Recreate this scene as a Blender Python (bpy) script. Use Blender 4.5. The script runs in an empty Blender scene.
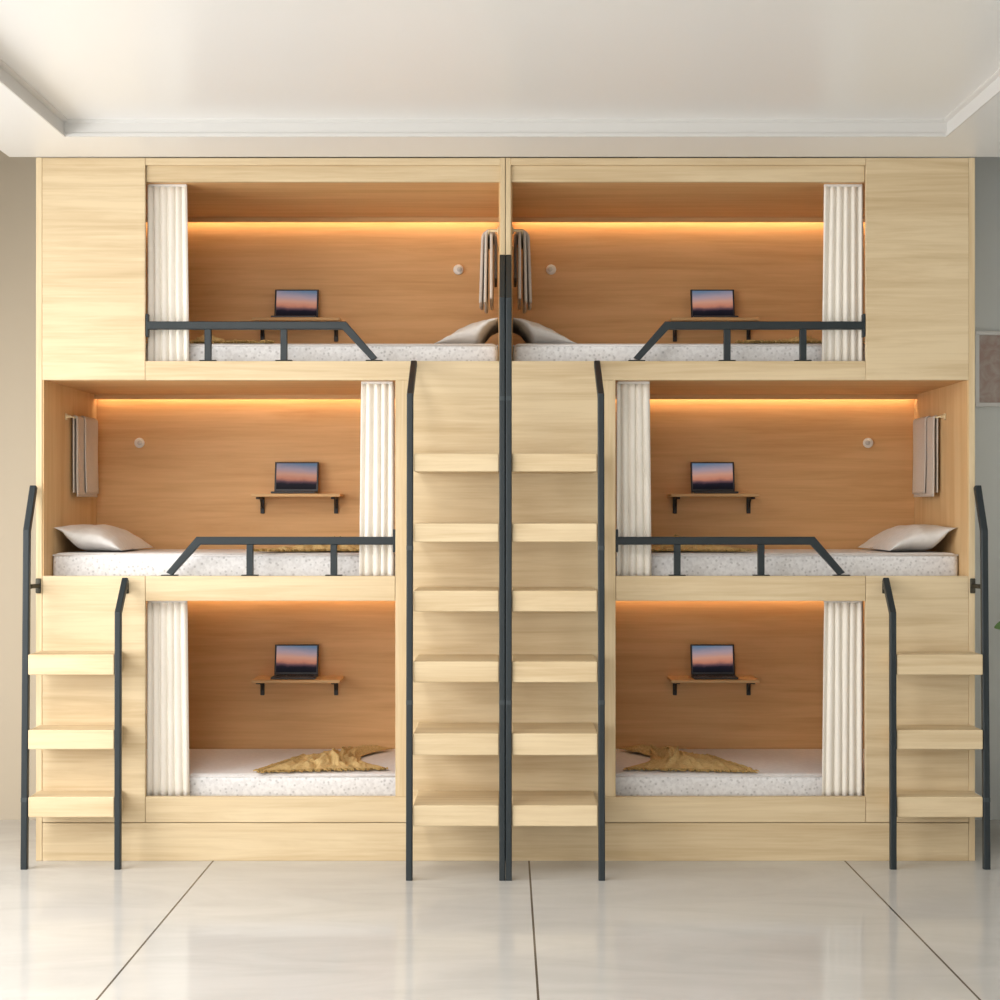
import bpy, bmesh, math, random
from mathutils import Vector, Matrix, noise

random.seed(7)
sc = bpy.context.scene
C = sc.collection

# ------------------------------------------------------------------ camera
D = 6.6                      # camera distance to the cabinet front (Y = 0)
K = 0.004                    # metres per pixel at Y = 0
CX, CY, GY = 505.5, 512.0, 861.0
CAMZ = (GY - CY) * K
cam_d = bpy.data.cameras.new('camera')
cam = bpy.data.objects.new('camera', cam_d)
C.objects.link(cam)
cam.location = (0, -D, CAMZ)
cam.rotation_euler = (math.pi / 2, 0, 0)
cam_d.sensor_width = 36.0
cam_d.lens = 36.0 * D / (1000 * K)
cam_d.shift_x = (500 - CX) / 1000
cam_d.shift_y = (CY - 500) / 1000
cam_d.clip_start = 0.05
cam_d.clip_end = 60
sc.camera = cam

# ------------------------------------------------------------------ world, daylight, exposure
w = bpy.data.worlds.new('world')
sc.world = w
w.use_nodes = True
w.node_tree.nodes['Background'].inputs[0].default_value = (0.90, 0.95, 1.0, 1)
w.node_tree.nodes['Background'].inputs[1].default_value = 1.0


def area(name, loc, rot, sx, sy, power, col):
    l = bpy.data.lights.new(name, 'AREA')
    l.shape = 'RECTANGLE'
    l.size, l.size_y, l.energy, l.color = sx, sy, power, col
    o = bpy.data.objects.new(name, l)
    C.objects.link(o)
    o.location, o.rotation_euler = loc, rot
    return o


# daylight through the side window; the rear window is added for frontal fill
area('window_daylight', (-3.38, -2.7, 1.5), (0, -math.radians(62), 0), 2.2, 4.6, 160, (1.0, 0.99, 0.97)).data.spread = math.radians(175)
area('rear_fill_light', (-1.5, -8.9, 1.5), (math.radians(84), 0, math.radians(-6)), 3.4, 2.2, 66, (1.0, 0.99, 0.97))
# unseen light added under the ceiling tray to brighten the bunks from above
area('added_overhead_light', (-1.2, -2.7, 2.86), (0, 0, 0), 0.7, 1.5, 36, (1.0, 0.97, 0.92))

vs = sc.view_settings
vs.view_transform = 'Standard'
vs.look = 'None'
vs.gamma = 1.0
vs.use_curve_mapping = False
vs.exposure = 0.13


# ------------------------------------------------------------------ coordinates
def scl(Y):
    return (D + Y) / D


def px(x, Y=0.0):
    return (x - CX) * K * scl(Y)


def pz(y, Y=0.0):
    return CAMZ - (y - CY) * K * scl(Y)


# ------------------------------------------------------------------ materials
def mat(name, col, rough=0.5, spec=0.5, metal=0.0, emit=None, estr=0.0):
    m = bpy.data.materials.new(name)
    m.use_nodes = True
    b = m.node_tree.nodes['Principled BSDF']
    b.inputs['Base Color'].default_value = (*col, 1)
    b.inputs['Roughness'].default_value = rough
    b.inputs['Specular IOR Level'].default_value = spec
    b.inputs['Metallic'].default_value = metal
    if emit:
        b.inputs['Emission Color'].default_value = (*emit, 1)
        b.inputs['Emission Strength'].default_value = estr
    return m


def nodes(m):
    return m.node_tree.nodes, m.node_tree.links, m.node_tree.nodes['Principled BSDF']


def wood(name, light, dark, axis='x', rough=0.5, contrast=1.0):
    m = mat(name, light, rough, 0.3)
    N, L, B = nodes(m)
    tc = N.new('ShaderNodeTexCoord')
    oi = N.new('ShaderNodeObjectInfo')
    add = N.new('ShaderNodeVectorMath')
    add.operation = 'MULTIPLY_ADD'
    cmb = N.new('ShaderNodeCombineXYZ')
    for i in range(3):
        L.new(oi.outputs['Random'], cmb.inputs[i])
    L.new(cmb.outputs[0], add.inputs[0])
    add.inputs[1].default_value = (7.3, 5.1, 9.7)
    L.new(tc.outputs['Object'], add.inputs[2])
    mp = N.new('ShaderNodeMapping')
    L.new(add.outputs[0], mp.inputs['Vector'])
    mp.inputs['Scale'].default_value = {'x': (0.9, 14, 14), 'z': (14, 14, 0.9), 'y': (14, 0.9, 14)}[axis]
    n1 = N.new('ShaderNodeTexNoise')
    n1.inputs['Scale'].default_value = 1.3
    n1.inputs['Detail'].default_value = 7
    n1.inputs['Roughness'].default_value = 0.62
    n1.inputs['Distortion'].default_value = 0.5
    L.new(mp.outputs[0], n1.inputs['Vector'])
    mp2 = N.new('ShaderNodeMapping')
    L.new(add.outputs[0], mp2.inputs['Vector'])
    mp2.inputs['Scale'].default_value = {'x': (3, 120, 120), 'z': (120, 120, 3), 'y': (120, 3, 120)}[axis]
    n2 = N.new('ShaderNodeTexNoise')
    n2.inputs['Scale'].default_value = 1.0
    n2.inputs['Detail'].default_value = 3
    L.new(mp2.outputs[0], n2.inputs['Vector'])
    mx = N.new('ShaderNodeMath')
    mx.operation = 'MULTIPLY_ADD'
    L.new(n2.outputs['Fac'], mx.inputs[0])
    mx.inputs[1].default_value = 0.25
    L.new(n1.outputs['Fac'], mx.inputs[2])
    cr = N.new('ShaderNodeValToRGB')
    cr.color_ramp.elements[0].position = 0.62 - 0.22 / contrast
    cr.color_ramp.elements[0].color = (*dark, 1)
    cr.color_ramp.elements[1].position = 0.62 + 0.12 / contrast
    cr.color_ramp.elements[1].color = (*light, 1)
    L.new(mx.outputs[0], cr.inputs['Fac'])
    L.new(cr.outputs[0], B.inputs['Base Color'])
    return m


def fabric(name, col, col2, scale=90, rough=0.9):
    m = mat(name, col, rough, 0.15)
    N, L, B = nodes(m)
    tc = N.new('ShaderNodeTexCoord')
    n = N.new('ShaderNodeTexNoise')
    n.inputs['Scale'].default_value = scale
    n.inputs['Detail'].default_value = 3
    L.new(tc.outputs['Object'], n.inputs['Vector'])
    cr = N.new('ShaderNodeValToRGB')
    cr.color_ramp.elements[0].position = 0.35
    cr.color_ramp.elements[0].color = (*col2, 1)
    cr.color_ramp.elements[1].position = 0.65
    cr.color_ramp.elements[1].color = (*col, 1)
    L.new(n.outputs['Fac'], cr.inputs['Fac'])
    L.new(cr.outputs[0], B.inputs['Base Color'])
    bp = N.new('ShaderNodeBump')
    bp.inputs['Strength'].default_value = 0.15
    bp.inputs['Distance'].default_value = 0.002
    L.new(n.outputs['Fac'], bp.inputs['Height'])
    L.new(bp.outputs[0], B.inputs['Normal'])
    return m


M = {}
M['maple'] = wood('maple_laminate', (0.735, 0.588, 0.378), (0.57, 0.42, 0.238), 'x')
M['maple_v'] = wood('maple_laminate_upright', (0.735, 0.588, 0.378), (0.59, 0.435, 0.245), 'z')
M['edge'] = mat('pale_edge_banding', (0.82, 0.68, 0.43), 0.5, 0.3)
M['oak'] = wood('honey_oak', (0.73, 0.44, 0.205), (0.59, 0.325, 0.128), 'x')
M['oak_lit_v'] = wood('honey_oak_lit_upright', (0.72, 0.49, 0.255), (0.62, 0.385, 0.175), 'z')  # light falling on the end walls is put into this paler oak
M['shelf'] = wood('shelf_oak', (0.64, 0.40, 0.19), (0.54, 0.32, 0.14), 'x')
M['steel'] = mat('slate_powder_coated_steel', (0.017, 0.024, 0.028), 0.42, 0.4)
M['collar'] = mat('worn_collar_metal', (0.045, 0.055, 0.06), 0.4, 0.5, 0.3)
M['bracket'] = mat('bronze_bracket', (0.055, 0.05, 0.035), 0.45, 0.5, 0.5)
M['black'] = mat('black_metal', (0.012, 0.012, 0.013), 0.5)
M['laptop'] = mat('dark_laptop_shell', (0.03, 0.03, 0.035), 0.4)
M['keys'] = mat('black_keys', (0.012, 0.012, 0.014), 0.6)
M['white'] = mat('white_plastic', (0.80, 0.78, 0.75), 0.4)
M['lens'] = mat('grey_lens', (0.58, 0.57, 0.55), 0.3)
M['curtain'] = fabric('ivory_curtain_cloth', (0.92, 0.87, 0.79), (0.90, 0.845, 0.76), 160)
M['towel'] = fabric('beige_terry', (0.70, 0.63, 0.56), (0.62, 0.55, 0.48), 220)
M['pillow'] = fabric('white_pillow_cotton', (0.80, 0.77, 0.74), (0.74, 0.71, 0.68), 40)
M['throw'] = fabric('mustard_knit', (0.70, 0.52, 0.25), (0.54, 0.37, 0.15), 130)
M['fringe'] = fabric('mustard_fringe', (0.54, 0.37, 0.15), (0.40, 0.26, 0.09), 130)
M['sheet'] = fabric('white_mattress_top', (0.82, 0.79, 0.78), (0.77, 0.74, 0.73), 50)
M['led'] = mat('warm_led', (1, 0.8, 0.5), 0.5, emit=(1.0, 0.73, 0.44), estr=9.5)
M['wall'] = mat('beige_wall_paint', (0.52, 0.455, 0.36), 0.8, 0.2)
M['wallR'] = mat('grey_wall_paint', (0.74, 0.76, 0.745), 0.8, 0.2)
M['ceil'] = mat('white_ceiling_paint', (0.86, 0.855, 0.84), 0.31, 0.5)
M['trim'] = mat('white_trim_paint', (0.70, 0.685, 0.66), 0.5, 0.3)
M['frame'] = mat('pale_picture_frame', (0.80, 0.79, 0.78), 0.5)
M['pot'] = mat('grey_ceramic_pot', (0.35, 0.34, 0.33), 0.4)
M['soil'] = mat('dark_soil', (0.05, 0.035, 0.025), 0.9)
M['leaf'] = mat('green_leaf', (0.17, 0.32, 0.11), 0.45)
M['stem'] = mat('green_stem', (0.10, 0.15, 0.06), 0.6)


def speckled():
    m = mat('speckled_mattress_border', (0.85, 0.84, 0.84), 0.9, 0.15)
    N, L, B = nodes(m)
    tc = N.new('ShaderNodeTexCoord')
    v = N.new('ShaderNodeTexVoronoi')
    v.inputs['Scale'].default_value = 55
    L.new(tc.outputs['Object'], v.inputs['Vector'])
    n = N.new('ShaderNodeTexNoise')
    n.inputs['Scale'].default_value = 60
    L.new(tc.outputs['Object'], n.inputs['Vector'])
    cr = N.new('ShaderNodeValToRGB')
    cr.color_ramp.elements[0].position = 0.16
    cr.color_ramp.elements[0].color = (0.62, 0.61, 0.61, 1)
    cr.color_ramp.elements[1].position = 0.34
    cr.color_ramp.elements[1].color = (0.84, 0.83, 0.83, 1)
    L.new(v.outputs['Distance'], cr.inputs['Fac'])
    cr2 = N.new('ShaderNodeValToRGB')
    cr2.color_ramp.elements[0].position = 0.40
    cr2.color_ramp.elements[0].color = (0.88, 0.875, 0.875, 1)
    cr2.color_ramp.elements[1].position = 0.58
    cr2.color_ramp.elements[1].color = (1, 1, 1, 1)
    L.new(n.outputs['Fac'], cr2.inputs['Fac'])
    mx = N.new('ShaderNodeMix')
    mx.data_type = 'RGBA'
    mx.blend_type = 'MULTIPLY'
    mx.inputs['Factor'].default_value = 1
    L.new(cr.outputs[0], mx.inputs['A'])
    L.new(cr2.outputs[0], mx.inputs['B'])
    L.new(mx.outputs['Result'], B.inputs['Base Color'])
    return m


M['border'] = speckled()


def floor_mat():
    m = mat('polished_marble_tile', (0.62, 0.59, 0.55), 0.10, 0.12)
    N, L, B = nodes(m)
    tc = N.new('ShaderNodeTexCoord')
    sep = N.new('ShaderNodeSeparateXYZ')
    L.new(tc.outputs['Object'], sep.inputs[0])

    def joint(out, period, offset, half):
        a = N.new('ShaderNodeMath'); a.operation = 'ADD'
        L.new(out, a.inputs[0]); a.inputs[1].default_value = -offset + period / 2 + 50 * period
        b = N.new('ShaderNodeMath'); b.operation = 'MODULO'
        L.new(a.outputs[0], b.inputs[0]); b.inputs[1].default_value = period
        c = N.new('ShaderNodeMath'); c.operation = 'SUBTRACT'
        L.new(b.outputs[0], c.inputs[0]); c.inputs[1].default_value = period / 2
        d = N.new('ShaderNodeMath'); d.operation = 'ABSOLUTE'
        L.new(c.outputs[0], d.inputs[0])
        e = N.new('ShaderNodeMath'); e.operation = 'LESS_THAN'
        L.new(d.outputs[0], e.inputs[0]); e.inputs[1].default_value = half
        return e
    jx = joint(sep.outputs['X'], 1.264, 0.094, 0.0036)
    jy = joint(sep.outputs['Y'], 3.2, 1.05, 0.0036)
    mxx = N.new('ShaderNodeMath'); mxx.operation = 'MAXIMUM'
    L.new(jx.outputs[0], mxx.inputs[0]); L.new(jy.outputs[0], mxx.inputs[1])
    mp = N.new('ShaderNodeMapping')
    mp.inputs['Scale'].default_value = (0.8, 2.2, 1)
    L.new(tc.outputs['Object'], mp.inputs['Vector'])
    n = N.new('ShaderNodeTexNoise')
    n.inputs['Scale'].default_value = 1.6
    n.inputs['Detail'].default_value = 8
    n.inputs['Roughness'].default_value = 0.6
    n.inputs['Distortion'].default_value = 1.4
    L.new(mp.outputs[0], n.inputs['Vector'])
    cr = N.new('ShaderNodeValToRGB')
    cr.color_ramp.elements[0].position = 0.30
    cr.color_ramp.elements[0].color = (0.485, 0.468, 0.442, 1)
    cr.color_ramp.elements[1].position = 0.62
    cr.color_ramp.elements[1].color = (0.55, 0.533, 0.505, 1)
    L.new(n.outputs['Fac'], cr.inputs['Fac'])
    mix = N.new('ShaderNodeMix'); mix.data_type = 'RGBA'
    L.new(mxx.outputs[0], mix.inputs['Factor'])
    L.new(cr.outputs[0], mix.inputs['A'])
    mix.inputs['B'].default_value = (0.09, 0.075, 0.06, 1)
    L.new(mix.outputs['Result'], B.inputs['Base Color'])
    return m


M['floor'] = floor_mat()


def screen_mat(flip=False):
    """sunset wallpaper: dusky blue top, orange horizon, dark hills"""
    m = mat('sunset_screen', (0.004, 0.004, 0.004), 0.3, 0.05)
    N, L, B = nodes(m)
    tc = N.new('ShaderNodeTexCoord')
    sep = N.new('ShaderNodeSeparateXYZ')
    L.new(tc.outputs['Generated'], sep.inputs[0])
    n = N.new('ShaderNodeTexNoise')
    n.inputs['Scale'].default_value = 5
    n.inputs['Detail'].default_value = 4
    L.new(tc.outputs['Generated'], n.inputs['Vector'])
    a = N.new('ShaderNodeMath'); a.operation = 'MULTIPLY_ADD'
    L.new(n.outputs['Fac'], a.inputs[0]); a.inputs[1].default_value = -0.14
    hx = N.new('ShaderNodeMath'); hx.operation = 'MULTIPLY_ADD'
    L.new(sep.outputs['X'], hx.inputs[0]); hx.inputs[1].default_value = -0.16 if flip else 0.16
    hx.inputs[2].default_value = 0.10 if flip else -0.06
    hz = N.new('ShaderNodeMath'); hz.operation = 'MULTIPLY'
    L.new(sep.outputs['Z'], hz.inputs[0]); L.new(hx.outputs[0], hz.inputs[1])
    hs = N.new('ShaderNodeMath'); hs.operation = 'ADD'
    L.new(sep.outputs['Z'], hs.inputs[0]); L.new(hz.outputs[0], hs.inputs[1])
    L.new(hs.outputs[0], a.inputs[2])
    cr = N.new('ShaderNodeValToRGB')
    e = cr.color_ramp.elements
    e[0].position, e[0].color = 0.0, (0.006, 0.006, 0.010, 1)
    e[1].position, e[1].color = 0.95, (0.12, 0.18, 0.27, 1)
    for p, c in ((0.14, (0.012, 0.010, 0.018, 1)), (0.23, (0.12, 0.06, 0.07, 1)), (0.34, (0.50, 0.20, 0.13, 1)), (0.50, (0.55, 0.28, 0.20, 1)), (0.70, (0.36, 0.27, 0.30, 1))):
        k = e.new(p); k.color = c
    L.new(a.outputs[0], cr.inputs['Fac'])
    L.new(cr.outputs[0], B.inputs['Emission Color'])
    B.inputs['Emission Strength'].default_value = 0.85
    return m


M['screen'] = screen_mat()
M['screen_mirrored'] = screen_mat(True)


def art_mat():
    m = mat('blush_textured_art', (0.45, 0.36, 0.33), 0.8, 0.2)
    N, L, B = nodes(m)
    tc = N.new('ShaderNodeTexCoord')
    n = N.new('ShaderNodeTexNoise')
    n.inputs['Scale'].default_value = 9
    n.inputs['Detail'].default_value = 8
    n.inputs['Distortion'].default_value = 2.5
    L.new(tc.outputs['Object'], n.inputs['Vector'])
    cr = N.new('ShaderNodeValToRGB')
    cr.color_ramp.elements[0].position = 0.38
    cr.color_ramp.elements[0].color = (0.46, 0.34, 0.30, 1)
    cr.color_ramp.elements[1].position = 0.66
    cr.color_ramp.elements[1].color = (0.55, 0.49, 0.45, 1)
    L.new(n.outputs['Fac'], cr.inputs['Fac'])
    L.new(cr.outputs[0], B.inputs['Base Color'])
    return m


M['art'] = art_mat()


# ------------------------------------------------------------------ mesh helpers
def box(bm, x0, x1, y0, y1, z0, z1, bev=0.0, seg=1, mi=0):
    x0, x1 = min(x0, x1), max(x0, x1)
    y0, y1 = min(y0, y1), max(y0, y1)
    z0, z1 = min(z0, z1), max(z0, z1)
    r = bmesh.ops.create_cube(bm, size=1.0)
    vs_ = r['verts']
    for v in vs_:
        v.co = Vector((x0 + (v.co.x + .5) * (x1 - x0), y0 + (v.co.y + .5) * (y1 - y0), z0 + (v.co.z + .5) * (z1 - z0)))
    fs = {f for v in vs_ for f in v.link_faces}
    for f in fs:
        f.material_index = mi
    if bev > 0:
        es = list({e for v in vs_ for e in v.link_edges})
        bmesh.ops.bevel(bm, geom=es, offset=bev, segments=seg, affect='EDGES', profile=0.5, clamp_overlap=True)
    return bm


def rrect(wd, h, r=0.004, n=3):
    out = []
    for cx, cy, a0 in ((wd / 2 - r, h / 2 - r, 0), (-wd / 2 + r, h / 2 - r, 90), (-wd / 2 + r, -h / 2 + r, 180), (wd / 2 - r, -h / 2 + r, 270)):
        for i in range(n + 1):
            a = math.radians(a0 + 90 * i / n)
            out.append((cx + r * math.cos(a), cy + r * math.sin(a)))
    return out


def circ(r, n=14):
    return [(r * math.cos(2 * math.pi * i / n), r * math.sin(2 * math.pi * i / n)) for i in range(n)]


def sweep(bm, pts, prof, side, mi=0, scale=None, mitre=True):
    """sweep a closed profile along a polyline lying in the plane with normal `side`, mitred corners"""
    side = Vector(side).normalized()
    pts = [Vector(p) for p in pts]
    rings = []
    for i, p in enumerate(pts):
        if i == 0:
            t = (pts[1] - p).normalized(); k = 1
        elif i == len(pts) - 1:
            t = (p - pts[-2]).normalized(); k = 1
        else:
            a, b = (p - pts[i - 1]).normalized(), (pts[i + 1] - p).normalized()
            t = (a + b).normalized()
            k = 1 / max(0.35, math.sqrt((1 + a.dot(b)) / 2))
        k = k if mitre else 1
        s_ = (side - t * side.dot(t)).normalized()
        nrm = t.cross(s_).normalized()
        q = scale[i] if scale else 1
        rings.append([bm.verts.new(p + s_ * u * q + nrm * v * k * q) for u, v in prof])
    n = len(prof)
    for a, b in zip(rings, rings[1:]):
        for j in range(n):
            f = bm.faces.new((a[j], a[(j + 1) % n], b[(j + 1) % n], b[j]))
            f.material_index = mi
    bm.faces.new(list(reversed(rings[0]))).material_index = mi
    bm.faces.new(rings[-1]).material_index = mi
    return bm


def lathe(bm, c, prof, axis='z', n=24):
    """prof: (radius, height) list; solid of revolution about axis through c"""
    rings = []
    for r, h in prof:
        ring = []
        for i in range(n):
            a = 2 * math.pi * i / n
            u, v = r * math.cos(a), r * math.sin(a)
            co = (u, v, h) if axis == 'z' else (u, h, v)
            ring.append(bm.verts.new(Vector(c) + Vector(co)))
        rings.append(ring)
    for a, b in zip(rings, rings[1:]):
        for j in range(n):
            bm.faces.new((a[j], a[(j + 1) % n], b[(j + 1) % n], b[j]))
    bm.faces.new(rings[0])
    bm.faces.new(rings[-1])
    return bm


def thicken(bm, g, t, vec=None):
    """give the sheet whose vertex grid is g a second skin, at distance t along its normals or along vec"""
    bm.normal_update()
    n, k = len(g), len(g[0])
    h = [[bm.verts.new(v.co + (Vector(vec) if vec else v.normal) * t) for v in row] for row in g]
    for i in range(n - 1):
        for j in range(k - 1):
            bm.faces.new((h[i][j], h[i][j + 1], h[i + 1][j + 1], h[i + 1][j]))
    rim = [(i, 0) for i in range(n)] + [(n - 1, j) for j in range(1, k)] + [(i, k - 1) for i in range(n - 2, -1, -1)] + [(0, j) for j in range(k - 2, 0, -1)]
    for a, b in zip(rim, rim[1:] + rim[:1]):
        bm.faces.new((g[a[0]][a[1]], g[b[0]][b[1]], h[b[0]][b[1]], h[a[0]][a[1]]))


def root_loc(p):
    v = Vector((0, 0, 0))
    while p is not None:
        v += p.location
        p = p.parent
    return v


def obj(name, bm, mats, parent=None, smooth=False, loc=None):
    """link bm (built in world coordinates) as one mesh object"""
    bmesh.ops.recalc_face_normals(bm, faces=bm.faces[:])
    me = bpy.data.meshes.new(name)
    base = root_loc(parent) if parent is not None else Vector(loc if loc is not None else (0, 0, 0))
    bmesh.ops.translate(bm, verts=bm.verts[:], vec=-base)
    bm.to_mesh(me)
    bm.free()
    for m in (mats if isinstance(mats, (list, tuple)) else [mats]):
        me.materials.append(M[m] if isinstance(m, str) else m)
    if smooth:
        for p in me.polygons:
            p.use_smooth = True
    o = bpy.data.objects.new(name, me)
    C.objects.link(o)
    if parent is not None:
        o.parent = parent
    else:
        o.location = base
    return o


def bx(name, x0, x1, y0, y1, z0, z1, m, parent=None, bev=0.0015, seg=1):
    return obj(name, box(bmesh.new(), x0, x1, y0, y1, z0, z1, bev, seg), m, parent)


def thing(name, label, cat, loc, group=None):
    o = bpy.data.objects.new(name, None)
    o.empty_display_size = 0.1
    C.objects.link(o)
    o.location = loc
    return tag(o, label, cat, group)


def tag(o, label, cat, group=None, kind=None):
    o['label'] = label
    o['category'] = cat
    if group:
        o['group'] = group
    if kind:
        o['kind'] = kind
    return o


def struct(name, bm, m, label=None):
    o = obj(name, bm, m)
    o['kind'] = 'structure'
    if label:
        o['label'] = label
        o['category'] = name.split('_')[0]
    return o


# ------------------------------------------------------------------ room shell
XL, XR, YB, YF, ZT = -3.4, 2.85, 0.885, -9.0, 3.12
b = bmesh.new(); box(b, XL - .2, XR + .2, YF - .2, YB + .2, -0.1, 0)
struct('floor', b, 'floor', 'polished pale marble tile floor with dark joints')
b = bmesh.new(); box(b, XL - .2, 0.6, YB, YB + .15, 0, ZT)
struct('wall_back', b, 'wall', 'plain beige wall behind the bunk cabinet')
b = bmesh.new(); box(b, 0.6, XR + .2, YB, YB + .15, 0, ZT)
struct('wall_back_grey', b, 'wallR', 'plain grey-green wall behind the bunk cabinet')
b = bmesh.new(); box(b, XR, XR + .15, YF, YB, 0, ZT)
struct('wall_right', b, 'wallR', 'grey side wall of the room')
b = bmesh.new()
W0, W1, WZ0, WZ1 = -5.0, -0.4, 0.3, 2.6
box(b, XL - .15, XL, YF, W0, 0, ZT); box(b, XL - .15, XL, W1, YB, 0, ZT)
box(b, XL - .15, XL, W0, W1, 0, WZ0); box(b, XL - .15, XL, W0, W1, WZ1, ZT)
struct('wall_left', b, 'wall', 'beige side wall with a wide window')
b = bmesh.new()
R0, R1 = -3.2, 0.2  # unseen rear window opening, added to go with the fill light
box(b, XL, R0, YF - .15, YF, 0, ZT); box(b, R1, XR, YF - .15, YF, 0, ZT)
box(b, R0, R1, YF - .15, YF, 0, .4); box(b, R0, R1, YF - .15, YF, 2.6, ZT)
struct('wall_front', b, 'wall', 'beige wall facing the bunks with a wide window added for fill light')
b = bmesh.new()
for k in range(4):
    y = W0 + (W1 - W0) * k / 3
    box(b, XL - .12, XL - .06, y - .03, y + .03, WZ0, WZ1)
box(b, XL - .12, XL - .06, W0, W1, WZ0, WZ0 + .05); box(b, XL - .12, XL - .06, W0, W1, WZ1 - .05, WZ1)
struct('window_1', b, 'trim', 'white window frame in the side wall')
b = bmesh.new()
for k in range(4):
    x = R0 + (R1 - R0) * k / 3
    box(b, x - .03, x + .03, YF - .12, YF - .06, .4, 2.6)
box(b, R0, R1, YF - .12, YF - .06, .4, .45); box(b, R0, R1, YF - .12, YF - .06, 2.55, 2.6)
struct('window_fill', b, 'trim', 'unseen white window frame added for fill light in the wall facing the bunks')

# ceiling: dropped border around a shallow tray, open slot behind the border
ZS = pz(157)                 # border underside
YT = -0.352                  # tray edge
XT0, XT1 = px(64, YT), px(947, YT)
ZC = pz(120, YT)             # tray ceiling
SL = px(9.5)                 # outer side of the border next to the side window
b = bmesh.new()
box(b, XL - .2, XR + .2, YF - .2, YB + .2, ZT, ZT + .1)
box(b, SL, XR, YT, 0.0, ZS, ZT)
box(b, SL, XT0, YF, YT, ZS, ZT)
box(b, XT1, XR, YF, YT, ZS, ZT)
box(b, XT0, XT1, YF, YT, ZC, ZT)
struct('ceiling', b, 'ceil', 'white ceiling with a shallow tray and dropped border')
# cornice profile (offset into tray, height from border underside), mitred at the corners
H = ZC - ZS
CP = [(0, 0), (.006, 0), (.006, H * .20), (.001, H * .24), (.001, H * .84), (.011, H * .90), (.018, H * .97), (.018, H), (-.02, H), (-.02, 0.001)]


def cornice(bm, kind):
    rings = []
    ends = ((XT0, XT1) if kind == 'b' else (YF, YT))
    for k, e in enumerate(ends):
        ring = []
        for o_, h in CP:
            if kind == 'b':
                x = e + (o_ if k == 0 else -o_); y = YT - o_
            else:
                x = (XT0 + o_) if kind == 'l' else (XT1 - o_); y = e if k == 0 else YT - o_
            ring.append(bm.verts.new((x, y, ZS + h)))
        rings.append(ring)
    n = len(CP)
    for j in range(n):
        bm.faces.new((rings[0][j], rings[0][(j + 1) % n], rings[1][(j + 1) % n], rings[1][j]))
    bm.faces.new(rings[0]); bm.faces.new(rings[1])
    return bm


struct('trim_1', cornice(bmesh.new(), 'b'), 'trim', 'white cornice along the tray above the bunks')
struct('trim_2', cornice(bmesh.new(), 'l'), 'trim', 'white cornice along the window side of the tray')
struct('trim_3', cornice(bmesh.new(), 'r'), 'trim', 'white cornice along the far side of the tray')

# ------------------------------------------------------------------ bunk cabinets
BY = 0.86                    # face of the back panels
BOARD = {'upper': (pz(361), pz(380)), 'middle': (pz(576), pz(601)), 'lower': (pz(797), pz(823))}
PLAT = {k: v[0] - 0.03 for k, v in BOARD.items()}          # bed platform tops
CEIL = {'upper': pz(181), 'middle': pz(380), 'lower': pz(601)}
MTOP = {'upper': pz(343, .11), 'middle': pz(553, .11), 'lower': pz(774, .11)}


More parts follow.
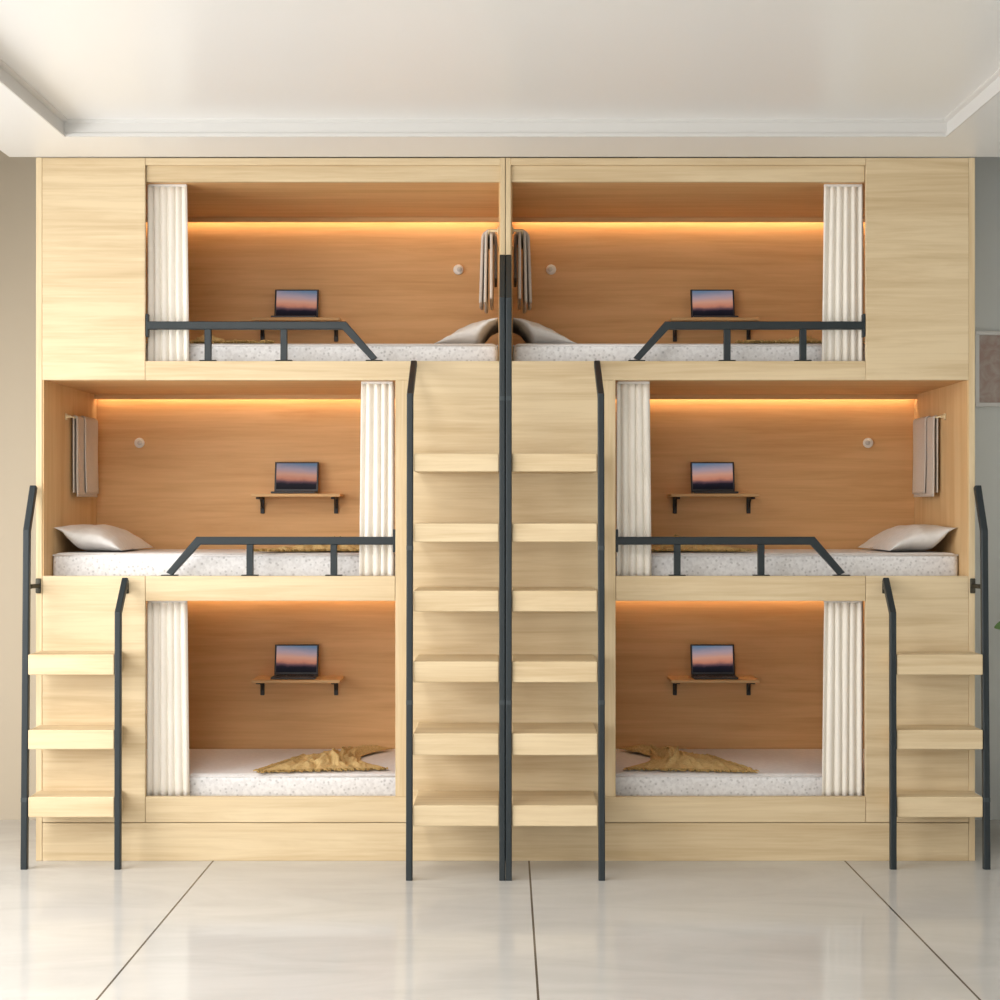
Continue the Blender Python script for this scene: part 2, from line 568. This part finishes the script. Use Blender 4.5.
def cabinet(m, side):
    X = lambda p, Y=0.0: m * px(p, Y)      # pixel of the left half, mirrored for the other half
    t = thing('bunk_cabinet', f'{side} half of the pale maple three-tier bunk cabinet', 'bunk bed', (X(270), .44, 0), 'halves of the bunk cabinet')
    xo, xi, xc = X(35.9), X(42), X(500.2)
    top = pz(157.6)
    bx('side_panel', xo, xi, 0, .882, 0, top, 'maple_v', t)
    bx('partition_panel', xc, X(505.2), 0, .882, 0, top, 'maple_v', t)
    bx('top_panel', X(145.3), xc, 0, .882, pz(165), top - .001, 'maple', t)
    zst = BOARD['upper'][1]
    bx('valance_board', X(145.6), xc, .014, .034, CEIL['upper'], pz(165), 'maple', t)
    bx('storage_panel', xi - m * -.0008, X(145), 0, .02, zst, top - .001, 'maple', t)
    bx('back_panel', xi, xc, .864, .882, 0, pz(165), 'maple', t)
    # front boards
    zu1, zu0 = BOARD['upper']
    bx('bed_board', X(145.2), X(411), 0.001, .03, zu0, zu1, 'maple', t)
    zm1, zm0 = BOARD['middle']
    bx('bed_board', X(145.4), X(395), 0.001, .03, zm0, zm1, 'maple', t)
    zl1, zl0 = BOARD['lower']
    bx('bed_board', X(145.4), X(411), 0.001, .03, zl0 + .002, zl1, 'maple', t)
    bx('plinth', X(42.3), X(411), 0.001, .03, 0, zl0 - .001, 'maple', t)
    bx('stair_panel', X(411.4), X(499.8), 0.001, .03, 0, zu1, 'maple', t)
    bx('post', X(395.4), X(411), 0.001, .03, zl1 + .0005, zu0 - .0005, 'maple_v', t)
    bx('step_panel', X(42.3), X(145), 0.001, .03, zl0 + .002, zm1, 'maple', t)
    # bunk linings
    for k in ('upper', 'middle', 'lower'):
        pl = PLAT[k]
        bot = {'upper': CEIL['middle'], 'middle': CEIL['lower'], 'lower': pz(850)}[k]
        bx('platform', xi, xc, .031, .863, bot + .013, pl, 'maple', t)
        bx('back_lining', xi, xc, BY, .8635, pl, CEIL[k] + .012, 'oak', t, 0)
        bx('end_lining', xi, xi + m * .006, .004, BY - .001, pl, CEIL[k], 'oak_lit_v', t, 0)
        bx('end_lining', xc - m * .006, xc, .035, BY - .001, pl, CEIL[k], 'oak_lit_v', t, 0)
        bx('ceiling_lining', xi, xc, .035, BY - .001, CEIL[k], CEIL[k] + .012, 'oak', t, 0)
        # light channel at the back of the bunk ceiling
        x0, x1 = xi + m * .007, xc - m * .007
        bm = bmesh.new()
        box(bm, x0, x1, BY - .045, BY - .040, CEIL[k] - .021, CEIL[k])
        box(bm, x0, x1, BY - .040, BY - .004, CEIL[k] - .003, CEIL[k])
        ch = obj('light_channel', bm, 'oak', t)
        s = obj('led_strip', box(bmesh.new(), x0 + m * .01, x1 - m * .01, BY - .036, BY - .018, CEIL[k] - .006, CEIL[k] - .0031), 'led', ch)
        s['label'] = 'glowing warm LED strip'
    return t


for m, side in ((1, 'left'), (-1, 'right')):
    cabinet(m, side)


# ------------------------------------------------------------------ ladders
def rail(pts, wd, dp, parent, collars=(), wd2=None):
    """upright handrail: polyline in the YZ plane, optional slimmer lower length"""
    bm = bmesh.new()
    sweep(bm, pts, rrect(wd, dp, .005), (1, 0, 0))
    r = obj('rail', bm, 'steel', parent)
    for (z, hw) in collars:
        # collar sleeve at height z on the straight length
        (x, y0, z0), (x1, y1, z1) = pts[0], pts[1]
        k = (z - z0) / (z1 - z0)
        y = y0 + (y1 - y0) * k
        bm = bmesh.new()
        sweep(bm, [(x, y - .0006, z - .008), (x, y + .0006, z + .008)], rrect(wd + .001, dp + .004, .005), (1, 0, 0))
        obj('collar', bm, 'collar', r)
    return r


def side_ladder(m, side):
    X = lambda p, Y=0.0: m * px(p, Y)
    Y0, Y1 = -.147, -.112
    xo, xi = X(24.5, Y0), X(118, Y0)
    t = thing('bunk_ladder', f'short three-tread ladder with slate handrails on the outer {side} end of the cabinet', 'ladder', ((xo + xi) / 2, Y0, 0), 'short end ladders')
    zb = pz(531, Y1)
    r = rail([(xo, Y0, 0), (xo, Y1, zb), (xo, -.022, pz(487, -.03))], .0265, .028, t, ((pz(800, Y0), .03),))
    # stand-off bracket to the front edge of the side panel
    zk = pz(586, -.02)
    yk = Y0 + (Y1 - Y0) * zk / zb
    bm = bmesh.new()
    xp = X(38.6)
    box(bm, xp - .011, xp + .011, -.009, -.0008, zk - .03, zk + .03, .004, 2)
    sweep(bm, [(xp, -.008, zk), (xp - m * .012, -.06, zk), (xo + m * .004, yk + .012, zk)], circ(.009), (0, 0, 1))
    obj('bracket', bm, 'bracket', r, True)
    zb = pz(613, Y1 - .03)
    r2 = rail([(xi, Y0, 0), (xi, Y0 + .006, zb), (xi, -.022, pz(580, -.02))], .025, .028, t)
    bm = bmesh.new()
    zk = pz(588)
    box(bm, xi - .010, xi + .010, -.008, -.0008, zk - .022, zk + .022, .004, 2)
    sweep(bm, [(xi, -.007, zk), (xi, -.05, zk)], circ(.008), (0, 0, 1))
    obj('bracket', bm, 'bracket', r2, True)
    for (a, c) in ((654.5, 675), (730, 749.5), (797, 817.5)):
        yf = -.152
        bx('tread', xo + m * .0150, xi - m * .0145, yf, -.0008, pz(c, yf), pz(a, yf), 'maple', t, .004, 2)
    return t


def centre_ladder(m, side):
    X = lambda p, Y=0.0: m * px(p, Y)
    Y0, Y1 = -.3407, -.285
    xo = X(409.3, Y0)
    xi = X(502.25, Y0)
    t = thing('bunk_ladder', f'tall six-tread ladder with slate handrails on the {side} side of the cabinet seam', 'ladder', ((xo + xi) / 2, Y0, 0), 'tall centre ladders')
    zb = pz(396, Y1)
    rail([(xo, Y0, 0), (xo, Y1, zb), (xo, -.022, pz(364, -.02))], .025, .030, t, ((pz(703, Y0), 0), (pz(548, Y1), 0)))
    zb = pz(300, Y1)
    r2 = rail([(xi, Y0, 0), (xi, Y1, zb), (xi, -.022, pz(258, -.02))], .0235, .030, t, ((pz(703, Y0), 0), (pz(399, Y1), 0)))
    for (a, c) in ((453.5, 471.6), (523.4, 542), (590.6, 611.6), (661.5, 682.5), (733.5, 755.4), (805.5, 826.5)):
        yf = Y0 + (Y1 - Y0) * (861 - a) / 465 - .006
        bx('tread', xo + m * .0145, xi - m * .0125, yf, -.0008, pz(c, yf), pz(a, yf), 'maple', t, .004, 2)
    return t


for m, side in ((1, 'left'), (-1, 'right')):
    side_ladder(m, side)
    centre_ladder(m, side)


# ------------------------------------------------------------------ guard rails
def guard(m, level, side):
    X = lambda p, Y=0.0: m * px(p, Y)
    y = .0155
    zt = BOARD[level][0] + .0008
    if level == 'upper':
        xe, xk, xf, posts, zr, xw = X(147.5), X(344), X(374), (207.5, 283.5), pz(325.2), X(145.3)
    else:
        xe, xk, xf, posts, zr, xw = X(393.3), X(198), X(169), (249.5, 333.5), pz(540.8), X(395.2)
    t = thing('guard_rail', f'slate steel guard rail along the {level} {side} bunk', 'guard rail', ((xe + xf) / 2, y, zt), 'bunk guard rails')
    bm = bmesh.new()
    sweep(bm, [(xe, y, zr), (xk, y, zr), (xf, y, zt + .004)], rrect(.028, .032, .004), (0, 1, 0))
    for v in bm.verts:
        v.co.z = max(v.co.z, zt + .003)
    obj('top_rail', bm, 'steel', t)
    for p in posts:
        bx('post', X(p) - .0130, X(p) + .0130, y - .013, y + .013, zt + .003, zr - .0155, 'steel', t)
        bx('foot_plate', X(p) - .034, X(p) + .034, y - .0150, y + .014, zt, zt + .004, 'steel', t)
    bx('foot_plate', xf - .034, xf + .034, y - .0150, y + .014, zt, zt + .004, 'steel', t)
    bx('wall_flange', xw + (m * .0008 if level == 'upper' else -m * .0008), xe + (m * .002 if level == 'upper' else -m * .002), y - .014, y + .014, zr - .046, zr + .046, 'steel', t)
    return t


# ------------------------------------------------------------------ bedding
def mattress(m, level, side):
    X = lambda p, Y=0.0: m * px(p, Y)
    x0, x1 = X(42) + m * .009, X(500.2) - m * .009
    z0, z1 = PLAT[level] + .0008, MTOP[level]
    bm = bmesh.new()
    box(bm, x0, x1, .11, BY - .012, z0, z1, .026, 5)
    bm.normal_update()
    bmesh.ops.recalc_face_normals(bm, faces=bm.faces[:])
    for f in bm.faces:
        f.material_index = 1 if abs(f.normal.z) < .8 else 0
    o = obj('mattress', bm, ['sheet', 'border'], None, True, ((x0 + x1) / 2, .48, z0))
    tag(o, f'white mattress with speckled border in the {level} {side} bunk', 'mattress', 'bunk mattresses')
    # raised piping round the top edge
    bm = bmesh.new()
    pts = []
    xa, xb, ya, yb = min(x0, x1) + .010, max(x0, x1) - .010, .12, BY - .022
    zz = z1 - .010
    r = .0035
    for (p, q) in (((xa, ya - .007), (xb, ya - .007)), ((xb + .007, ya), (xb + .007, yb)), ((xb, yb + .007), (xa, yb + .007)), ((xa - .007, yb), (xa - .007, ya))):
        sweep(bm, [(p[0], p[1], zz), (q[0], q[1], zz)], circ(r, 8), (0, 0, 1))
    obj('piping', bm, 'sheet', o, True)
    return o


def lerp_prof(prof, u):
    for (a, va), (b_, vb) in zip(prof, prof[1:]):
        if u <= b_:
            k = (u - a) / (b_ - a)
            k = k * k * (3 - 2 * k) * .5 + k * .5
            return va + (vb - va) * k
    return prof[-1][1]


def pillow(m, level, side):
    """plump pillow whose head edge rides up the end wall"""
    X = lambda p, Y=0.0: m * px(p, Y)
    if level == 'middle':
        xw, d = X(42) + m * .010, m
    else:
        xw, d = X(500.2) - m * .010, -m
    z = MTOP[level] + .002
    y0, y1, W = (.128, .76, .275) if level == 'middle' else (.2, .775, .265)
    topp = [(0, .118), (.2, .121), (.4, .110), (.6, .086), (.8, .052), (.93, .022), (1, .008)] if level == 'upper' else [(0, .103), (.15, .110), (.45, .110), (.65, .095), (.82, .066), (.93, .034), (1, .008)]
    botp = [(0, .104), (.12, .086), (.22, .052), (.30, .012), (.36, 0), (.85, 0), (1, .002)] if level == 'upper' else [(0, .098), (.10, .072), (.18, .030), (.27, .006), (.36, 0), (.85, 0), (1, .006)]
    nu, nv = 26, 30
    bm = bmesh.new()
    grids = []
    for top in (1, 0):
        g = []
        for i in range(nu + 1):
            u = i / nu
            row = []
            for j in range(nv + 1):
                v = j / nv
                e = min(v, 1 - v) * 2
                f = (1 - (1 - min(1, e * 1.35)) ** 2.4) ** .62 if e < .74 else 1
                zt, zb = lerp_prof(topp, u), lerp_prof(botp, u)
                seam = zb + (zt - zb) * .55
                zz = seam + ((zt if top else zb) - seam) * f
                wob = noise.noise(Vector((u * 5, v * 5, m * 3 + z))) * .006 * f if top else 0
                # corners stand out a little, long edges draw in
                pull = 1 - .05 * math.sin(math.pi * v)
                ypull = .030 * math.sin(math.pi * u) * (1 if v < .5 else -1) * (1 - e)
                row.append(bm.verts.new((xw + d * W * (u * pull), y0 + (y1 - y0) * v + ypull, z + max(0, zz + wob))))
            g.append(row)
        grids.append(g)
    for gi, g in enumerate(grids):
        for i in range(nu):
            for j in range(nv):
                q = (g[i][j], g[i + 1][j], g[i + 1][j + 1], g[i][j + 1])
                bm.faces.new(q if gi == 0 else tuple(reversed(q)))
    bmesh.ops.remove_doubles(bm, verts=bm.verts[:], dist=.0004)
    # close the seam all round
    es = [e for e in bm.edges if e.is_boundary]
    if es:
        bmesh.ops.holes_fill(bm, edges=es, sides=0)
    bdr = [e for e in bm.edges if e.is_boundary]
    if bdr:
        bmesh.ops.bridge_loops(bm, edges=bdr)
    o = obj('pillow', bm, 'pillow', None, True, (xw + d * .15, .5, z))
    where = 'against the end wall of' if level == 'middle' else 'against the central partition in'
    tag(o, f'white pillow propped {where} the {level} {side} bunk', 'pillow', 'bunk pillows')
    return o


def throw(name_label, corners, zb, flip, seed):
    """rumpled knitted throw on a mattress; corners = front-outer, front-inner, back-inner, back-outer (x, y)"""
    (ax, ay), (bx_, by), (cx, cy), (dx, dy) = corners
    nu, nv = 74, 46
    bm = bmesh.new()
    g = []
    for i in range(nu + 1):
        u = i / nu
        row = []
        for j in range(nv + 1):
            v = j / nv
            x = (ax * (1 - u) + bx_ * u) * (1 - v) + (dx * (1 - u) + cx * u) * v
            y = (ay * (1 - u) + by * u) * (1 - v) + (dy * (1 - u) + cy * u) * v
            x -= (.13 if bx_ > ax else -.13) * math.sin(math.pi * v) ** 1.3 * u ** 2
            edge = min(1, min(u, 1 - u) * 7, min(v, 1 - v) * 5)
            sd = seed * 10
            rid = 1 - abs(noise.noise(Vector((u * 8.5 + v * 2.5 + sd, v * 1.6 - u * 1.2, sd)))) * 2.6
            fine = 1 - abs(noise.noise(Vector((u * 19 - v * 7, v * 5 + sd, 3.3)))) * 2.6
            hump = math.exp(-((u - .56 - .10 * v) / .13) ** 2 - ((v - .48) / .30) ** 2)
            hump2 = math.exp(-((u - .86) / .14) ** 2 - ((v - .82) / .20) ** 2)
            body = math.exp(-((u - .55) / .36) ** 2)
            z = .007 + edge * (max(0, rid) * (.006 + .016 * body) + max(0, fine) * .010) + .034 * hump * (.75 + .25 * max(-1, rid)) + .020 * hump2
            jit = noise.noise(Vector((u * 9, v * 9, sd + 5))) * .014
            row.append(bm.verts.new((x + jit, y + jit, zb + z)))
        g.append(row)
    for i in range(nu):
        for j in range(nv):
            bm.faces.new((g[i][j], g[i + 1][j], g[i + 1][j + 1], g[i][j + 1]))
    front = [g[i][0].co.copy() for i in range(nu + 1)]
    sidee = [g[0][j].co.copy() for j in range(nv + 1)]
    thicken(bm, g, .004, (0, 0, -1))
    o = obj('throw_blanket', bm, 'throw', None, True, ((ax + bx_) / 2, ay, zb))
    tag(o, name_label, 'blanket', 'knitted throws')
    fb = bmesh.new()
    rnd = random.Random(seed)
    for k, p in enumerate(front):
        for q in range(1):
            x = p.x + rnd.uniform(-.003, .003)
            ln = rnd.uniform(.034, .058)
            a = rnd.uniform(-.6, .6)
            s = Vector((x, p.y + .004, p.z - .001))
            e = Vector((x + math.sin(a) * ln, p.y - math.cos(a) * ln * .9, zb + .0075))
            sweep(fb, [s, (s + e) / 2 + Vector((0, 0, .004)), e], circ(.0034, 5), (1, 0, .1), scale=[1, 1.1, .5], mitre=False)
    for j in range(0, nv + 1, 1):
        p = sidee[j]
        dirx = -1 if (bx_ > ax) else 1
        e = Vector((p.x + dirx * rnd.uniform(.014, .026), p.y + rnd.uniform(-.008, .008), zb + .0075))
        sweep(fb, [p, (p + e) / 2 + Vector((0, 0, .004)), e], circ(.0034, 5), (0, 1, .1), scale=[1, 1.1, .5], mitre=False)
    f = obj('fringe', fb, 'fringe', o)
    f['kind'] = 'stuff'
    return o


def on_plane(x, y, z):
    """point of the horizontal plane at height z under pixel (x, y)"""
    s = (CAMZ - z) / ((y - CY) * K)      # = scl(Y)
    Y = (s - 1) * D
    return (px(x, Y), Y)


# ------------------------------------------------------------------ curtains
def curtain(m, level, side, p0, p1):
    X = lambda p, Y=0.0: m * px(p, Y)
    yc = .068
    x0, x1 = sorted((X(p0, yc), X(p1, yc)))
    zt, zb = CEIL[level] - .002, BOARD[level][0] - .012
    nw = 5.5 if p1 - p0 > 38 else 4.5
    seed = m * 3.1 + zt * 7
    nx, nz = 90, 26
    t = thing('curtain', f'gathered ivory curtain drawn to the side of the {level} {side} bunk', 'curtain', ((x0 + x1) / 2, yc, zt), 'bunk curtains')
    bm = bmesh.new()
    g = []
    for i in range(nx + 1):
        u = i / nx
        row = []
        for k in range(nz + 1):
            v = k / nz
            ph = nw * 2 * math.pi * (u + .03 * noise.noise(Vector((u * 4, v * 1.1, seed)))) + seed
            amp = .0085 * (.8 + .35 * noise.noise(Vector((u * 6, seed, v * .6))) + .12 * v)
            y = yc + amp * math.sin(ph) + .0006 * math.sin(2 * ph + seed)
            x = x0 + (x1 - x0) * u + .003 * math.cos(ph) * min(1, min(u, 1 - u) * 10)
            inn = m > 0 if level != 'middle' else m < 0
            x = (x0 + (x - x0) * (.965 + .055 * v)) if inn else (x1 - (x1 - x) * (.965 + .055 * v))
            row.append(bm.verts.new((x, y, zt + (zb - zt) * v)))
        g.append(row)
    for i in range(nx):
        for k in range(nz):
            bm.faces.new((g[i][k], g[i + 1][k], g[i + 1][k + 1], g[i][k + 1]))
    thicken(bm, g, .0015, (0, 1, 0))
    obj('cloth', bm, 'curtain', t, True)
    bx('track', x0 + .006, x1 - .006, yc - .008, yc + .008, zt - .008, zt + .0018, 'white', t)
    return t


# ------------------------------------------------------------------ shelf, laptop, lamp, towel
def wall_shelf(m, level, side, zf):
    X = lambda p, Y=0.0: m * px(p, Y)
    yf = .665
    x0, x1 = X(251.5, yf), X(340, yf)
    t = thing('wall_shelf', f'small oak wall shelf on black brackets at the back of the {level} {side} bunk', 'shelf', ((x0 + x1) / 2, BY, zf), 'bunk wall shelves')
    bx('board', x0, x1, yf, BY - .0008, zf - .014, zf, 'shelf', t, .002)
    for p in (262.3, 336):
        xb = X(p, BY - .01)
        bm = bmesh.new()
        box(bm, xb - .009, xb + .009, BY - .010, BY - .0008, zf - .088, zf - .0145, .002)
        box(bm, xb - .009, xb + .009, yf + .05, BY - .010, zf - .024, zf - .0145, .002)
        # gusset
        sweep(bm, [(xb, BY - .012, zf - .062), (xb, BY - .06, zf - .022)], rrect(.008, .010, .002), (1, 0, 0))
        obj('bracket', bm, 'black', t)
    return t


def laptop(m, level, side, z):
    X = lambda p, Y=0.0: m * px(p, Y)
    xc = X(294.6 if m > 0 else 296.4, .74)
    W, H, Dp = .197, .137, .118
    t = thing('laptop', f'small open dark laptop showing a sunset, on the shelf of the {level} {side} bunk', 'laptop', (xc, .74, z + .0006), 'bunk laptops')
    z += .0008
    y0 = .682
    yh = y0 + Dp
    base = bx('base', xc - W / 2, xc + W / 2, y0, yh, z, z + .009, 'laptop', t, .003, 2)
    bm = bmesh.new()
    for r in range(4):
        for c in range(11):
            xx = xc - W / 2 + .016 + c * .0152
            yy = yh - .016 - r * .0125
            box(bm, xx, xx + .0125, yy - .010, yy, z + .009, z + .0104)
    k = obj('keyboard', bm, 'keys', base)
    bx('touchpad', xc - .028, xc + .028, y0 + .008, y0 + .042, z + .0088, z + .0094, 'keys', base, 0)
    # lid leaning back about the hinge
    ang = math.radians(13)
    R = Matrix.Rotation(-ang, 4, 'X')
    piv = Vector((xc, yh - .004, z + .0095))

    def put(bm):
        for v in bm.verts:
            v.co = piv + R @ v.co
        return bm
    lid = obj('lid', put(box(bmesh.new(), -W / 2, W / 2, -.003, .003, .0, H, .0025, 2)), 'laptop', t)
    e = obj('screen', put(box(bmesh.new(), -W / 2 + .008, W / 2 - .008, -.0038, -.0028, .010, H - .007)), 'screen' if m > 0 else 'screen_mirrored', lid)
    e['label'] = 'lit screen with an orange sunset over dark hills'
    return t


def reading_light(m, level, side, p, q):
    X = lambda a, Y=0.0: m * px(a, Y)
    x, z = X(p, BY), pz(q, BY)
    t = thing('reading_light', f'small round white light on the back wall of the {level} {side} bunk', 'wall light', (x, BY, z), 'round bunk wall lights')
    bm = bmesh.new()
    lathe(bm, (x, BY - .001, z), [(.018, 0), (.022, -.003), (.0232, -.012), (.021, -.017), (.014, -.019)], 'y', 28)
    obj('housing', bm, 'white', t, True)
    bm = bmesh.new()
    lathe(bm, (x + m * .004, BY - .0195, z), [(.011, 0), (.011, -.005), (.008, -.008)], 'y', 20)
    obj('lens', bm, 'lens', t, True)
    return t


def towel_set(m, level, side):
    X = lambda a, Y=0.0: m * px(a, Y)
    if level == 'middle':
        xw, d, zb, drop = X(42) + m * .0068, m, pz(417.5, .4), .335
        where = f'on the end wall of the middle {side} bunk'
        y0, y1 = .325, .765
    else:
        xw, d, zb, drop = X(500.2) - m * .0068, -m, pz(232, .3), .288
        where = f'beside the central partition in the upper {side} bunk'
        y0, y1 = .256, .75
    off, ri, ro = (.020, .009, .0145) if level == 'middle' else (.042, .017, .034)
    sp1, sp2 = (.002, .004) if level == 'middle' else (.003, .008)
    tk = .004 if level == 'middle' else .012
    xb = xw + d * off
    t = thing('towel_bar', f'thin pale towel bar {where}', 'towel bar', (xw, (y0 + y1) / 2, zb), 'bunk towel bars')
    bm = bmesh.new()
    sweep(bm, [(xb, y0, zb), (xb, y1, zb)], circ(.0038), (1, 0, 0))
    obj('bar', bm, 'edge', t, True)
    for y in (y0 + .008, y1 - .008):
        bm = bmesh.new()
        sweep(bm, [(xw, y, zb), (xb, y, zb)], circ(.006), (0, 1, 0))
        box(bm, xw, xw + d * .005, y - .014, y + .014, zb - .014, zb + .014, .003, 1)
        obj('mount', bm, 'edge', t)
    # towel folded in layers over the bar
    th = thing('hanging_towel', f'beige folded towel hanging {where}', 'towel', (xb, (y0 + y1) / 2, zb - drop), 'hanging towels')
    ya, yb = y0 + .075, y1 - .015

    def layer(nm, r, ya, yb, dropf, dropb, sp, seed, thick):
        n1, ny = 26, 22
        bm = bmesh.new()
        path = []
        for k in range(n1 + 1):
            s = k / n1
            path.append(('f', 1 - s))
        g = []
        for j in range(ny + 1):
            v = j / ny
            y = ya + (yb - ya) * v
            row = []
            wave = .002 * math.sin(v * 9 + seed)
            for k in range(n1):            # room side, bottom to top
                s = 1 - k / n1
                zz = zb - dropf * s
                row.append(bm.verts.new((xb + d * (r + sp * s + wave * s), y + .004 * math.sin(s * 5 + seed), zz)))
            for k in range(9):
                a = math.pi * k / 8
                row.append(bm.verts.new((xb + d * r * math.cos(a), y, zb + r * math.sin(a))))
            for k in range(1, n1 + 1):
                s = k / n1
                row.append(bm.verts.new((xb - d * (r - .001 * s), y, zb - dropb * s)))
            g.append(row)
        for a, c in zip(g, g[1:]):
            for k in range(len(a) - 1):
                bm.faces.new((a[k], a[k + 1], c[k + 1], c[k]))
        bmesh.ops.recalc_face_normals(bm, faces=bm.faces[:])
        bm.normal_update()
        top = g[0][n1 + 4].normal.z
        thicken(bm, g, -thick if top > 0 else thick)
        return obj(nm, bm, 'towel', th, True)
    layer('inner_fold', ri, ya, yb, drop, drop * .95, sp1, 1.0, tk)
    layer('outer_fold', ro, ya + .12, yb - .01, drop * .955, drop * .6, sp2, 2.3, tk)
    return t


SH = {'upper': pz(317.3, .665), 'middle': pz(493.6, .665), 'lower': pz(680, .665)}
for m, side in ((1, 'left'), (-1, 'right')):
    for level in ('upper', 'middle', 'lower'):
        mattress(m, level, side)
        wall_shelf(m, level, side, SH[level])
        laptop(m, level, side, SH[level])
    for level in ('upper', 'middle'):
        guard(m, level, side)
        pillow(m, level, side)
        towel_set(m, level, side)
    reading_light(m, 'upper', side, 458.5 if m > 0 else 460, 270)
    reading_light(m, 'middle', side, 140 if m > 0 else 143.5, 443)
    curtain(m, 'upper', side, 147.5, 188.5)
    curtain(m, 'middle', side, 360, 394.5)
    curtain(m, 'lower', side, 147.5, 188.5)
    # throws: flat on the lower bunk, the same kind on the others
    z = MTOP['lower'] + .0012
    q = [on_plane(*p, z) for p in ((258, 773), (386, 770), (393, 750.2), (306, 757))]
    throw(f'mustard fringed throw rumpled on the lower {side} mattress', [(m * x, y) for x, y in q], z, 0, 11 + m)
    z = MTOP['middle'] + .0012
    q = [(px(254, .15), .15), (px(392, .2), .20), (px(392, .75), .75), (px(300, .5), .5)]
    throw(f'mustard fringed throw lying behind the guard rail of the middle {side} bunk', [(m * x, y) for x, y in q], z, 0, 21 + m)
    z = MTOP['upper'] + .0012
    q = [(px(270, .15), .15), (px(150, .2), .20), (px(150, .75), .75), (px(255, .5), .5)]
    throw(f'mustard fringed throw lying behind the guard rail of the upper {side} bunk', [(m * x, y) for x, y in q], z, 0, 31 + m)

# ------------------------------------------------------------------ framed panel and plant by the grey wall
pxl, pxr, pzt, pzb = px(975.5, BY), px(1128, BY), pz(331, BY), pz(406.5, BY)
t = thing('framed_picture', 'blush textured picture in a pale frame on the grey wall', 'picture', ((pxl + pxr) / 2, YB, pzb))
bm = bmesh.new()
fw = .018
box(bm, pxl, pxr, YB - .025, YB - .0008, pzt - fw, pzt, .002)
box(bm, pxl, pxr, YB - .025, YB - .0008, pzb, pzb + fw, .002)
box(bm, pxl, pxl + fw, YB - .0245, YB - .0008, pzb + fw, pzt - fw, 0)
box(bm, pxr - fw, pxr, YB - .0245, YB - .0008, pzb + fw, pzt - fw, 0)
obj('frame', bm, 'frame', t)
bx('canvas', pxl + fw, pxr - fw, YB - .012, YB - .001, pzb + fw, pzt - fw, 'art', t, 0)

PX, PY = 2.30, .36
t = thing('potted_plant', 'green leafy plant in a grey pot beside the grey wall', 'plant', (PX, PY, 0))
bm = bmesh.new()
lathe(bm, (PX, PY, 0), [(.10, 0), (.115, .02), (.145, .26), (.15, .30), (.138, .30), (.13, .255)], 'z', 32)
obj('pot', bm, 'pot', t, True)
bm = bmesh.new()
lathe(bm, (PX, PY, .245), [(.128, 0), (.128, .02), (.02, .03)], 'z', 24)
obj('soil', bm, 'soil', t)
tips = [(2.045, .30, .912), (2.52, .30, .95), (2.20, .62, 1.05), (2.42, .12, .86), (2.40, .55, 1.15), (2.28, .22, 1.10), (2.53, .48, .78)]
for k, (tx, ty, tz) in enumerate(tips):
    tip = Vector((tx, ty, tz))
    base = Vector((PX + .03 * math.cos(k), PY + .03 * math.sin(k), .27))
    dirh = Vector((tx - PX, ty - PY, 0))
    leaf0 = base + Vector((dirh.x * .25, dirh.y * .25, (tz - .27) * .72))
    bm = bmesh.new()
    midp = (base + leaf0) / 2 + Vector((-dirh.x * .04, -dirh.y * .04, 0))
    sd = Vector((-dirh.y, dirh.x, 0)).normalized()
    sl = (sd + Vector((0, 0, .9 if sd.y > 0 else -.9))).normalized()
    sweep(bm, [base, midp, leaf0], circ(.006, 8), sd, scale=[1.2, 1, .7])
    obj('stem', bm, 'stem', t, True)
    bm = bmesh.new()
    n = 12
    rows = []
    for i in range(n + 1):
        u = i / n
        c = leaf0.lerp(tip, u) + Vector((0, 0, .06 * math.sin(math.pi * u)))
        wd = .048 * math.sin(math.pi * min(1, u * .96 + .03)) ** .8 + .001
        rows.append([bm.verts.new(c - sl * wd + Vector((0, 0, .012 * wd / .048))), bm.verts.new(c), bm.verts.new(c + sl * wd + Vector((0, 0, .012 * wd / .048)))])
    for a, c in zip(rows, rows[1:]):
        for j in range(2):
            bm.faces.new((a[j], a[j + 1], c[j + 1], c[j]))
    thicken(bm, rows, .0015)
    obj('leaf', bm, 'leaf', t, True)
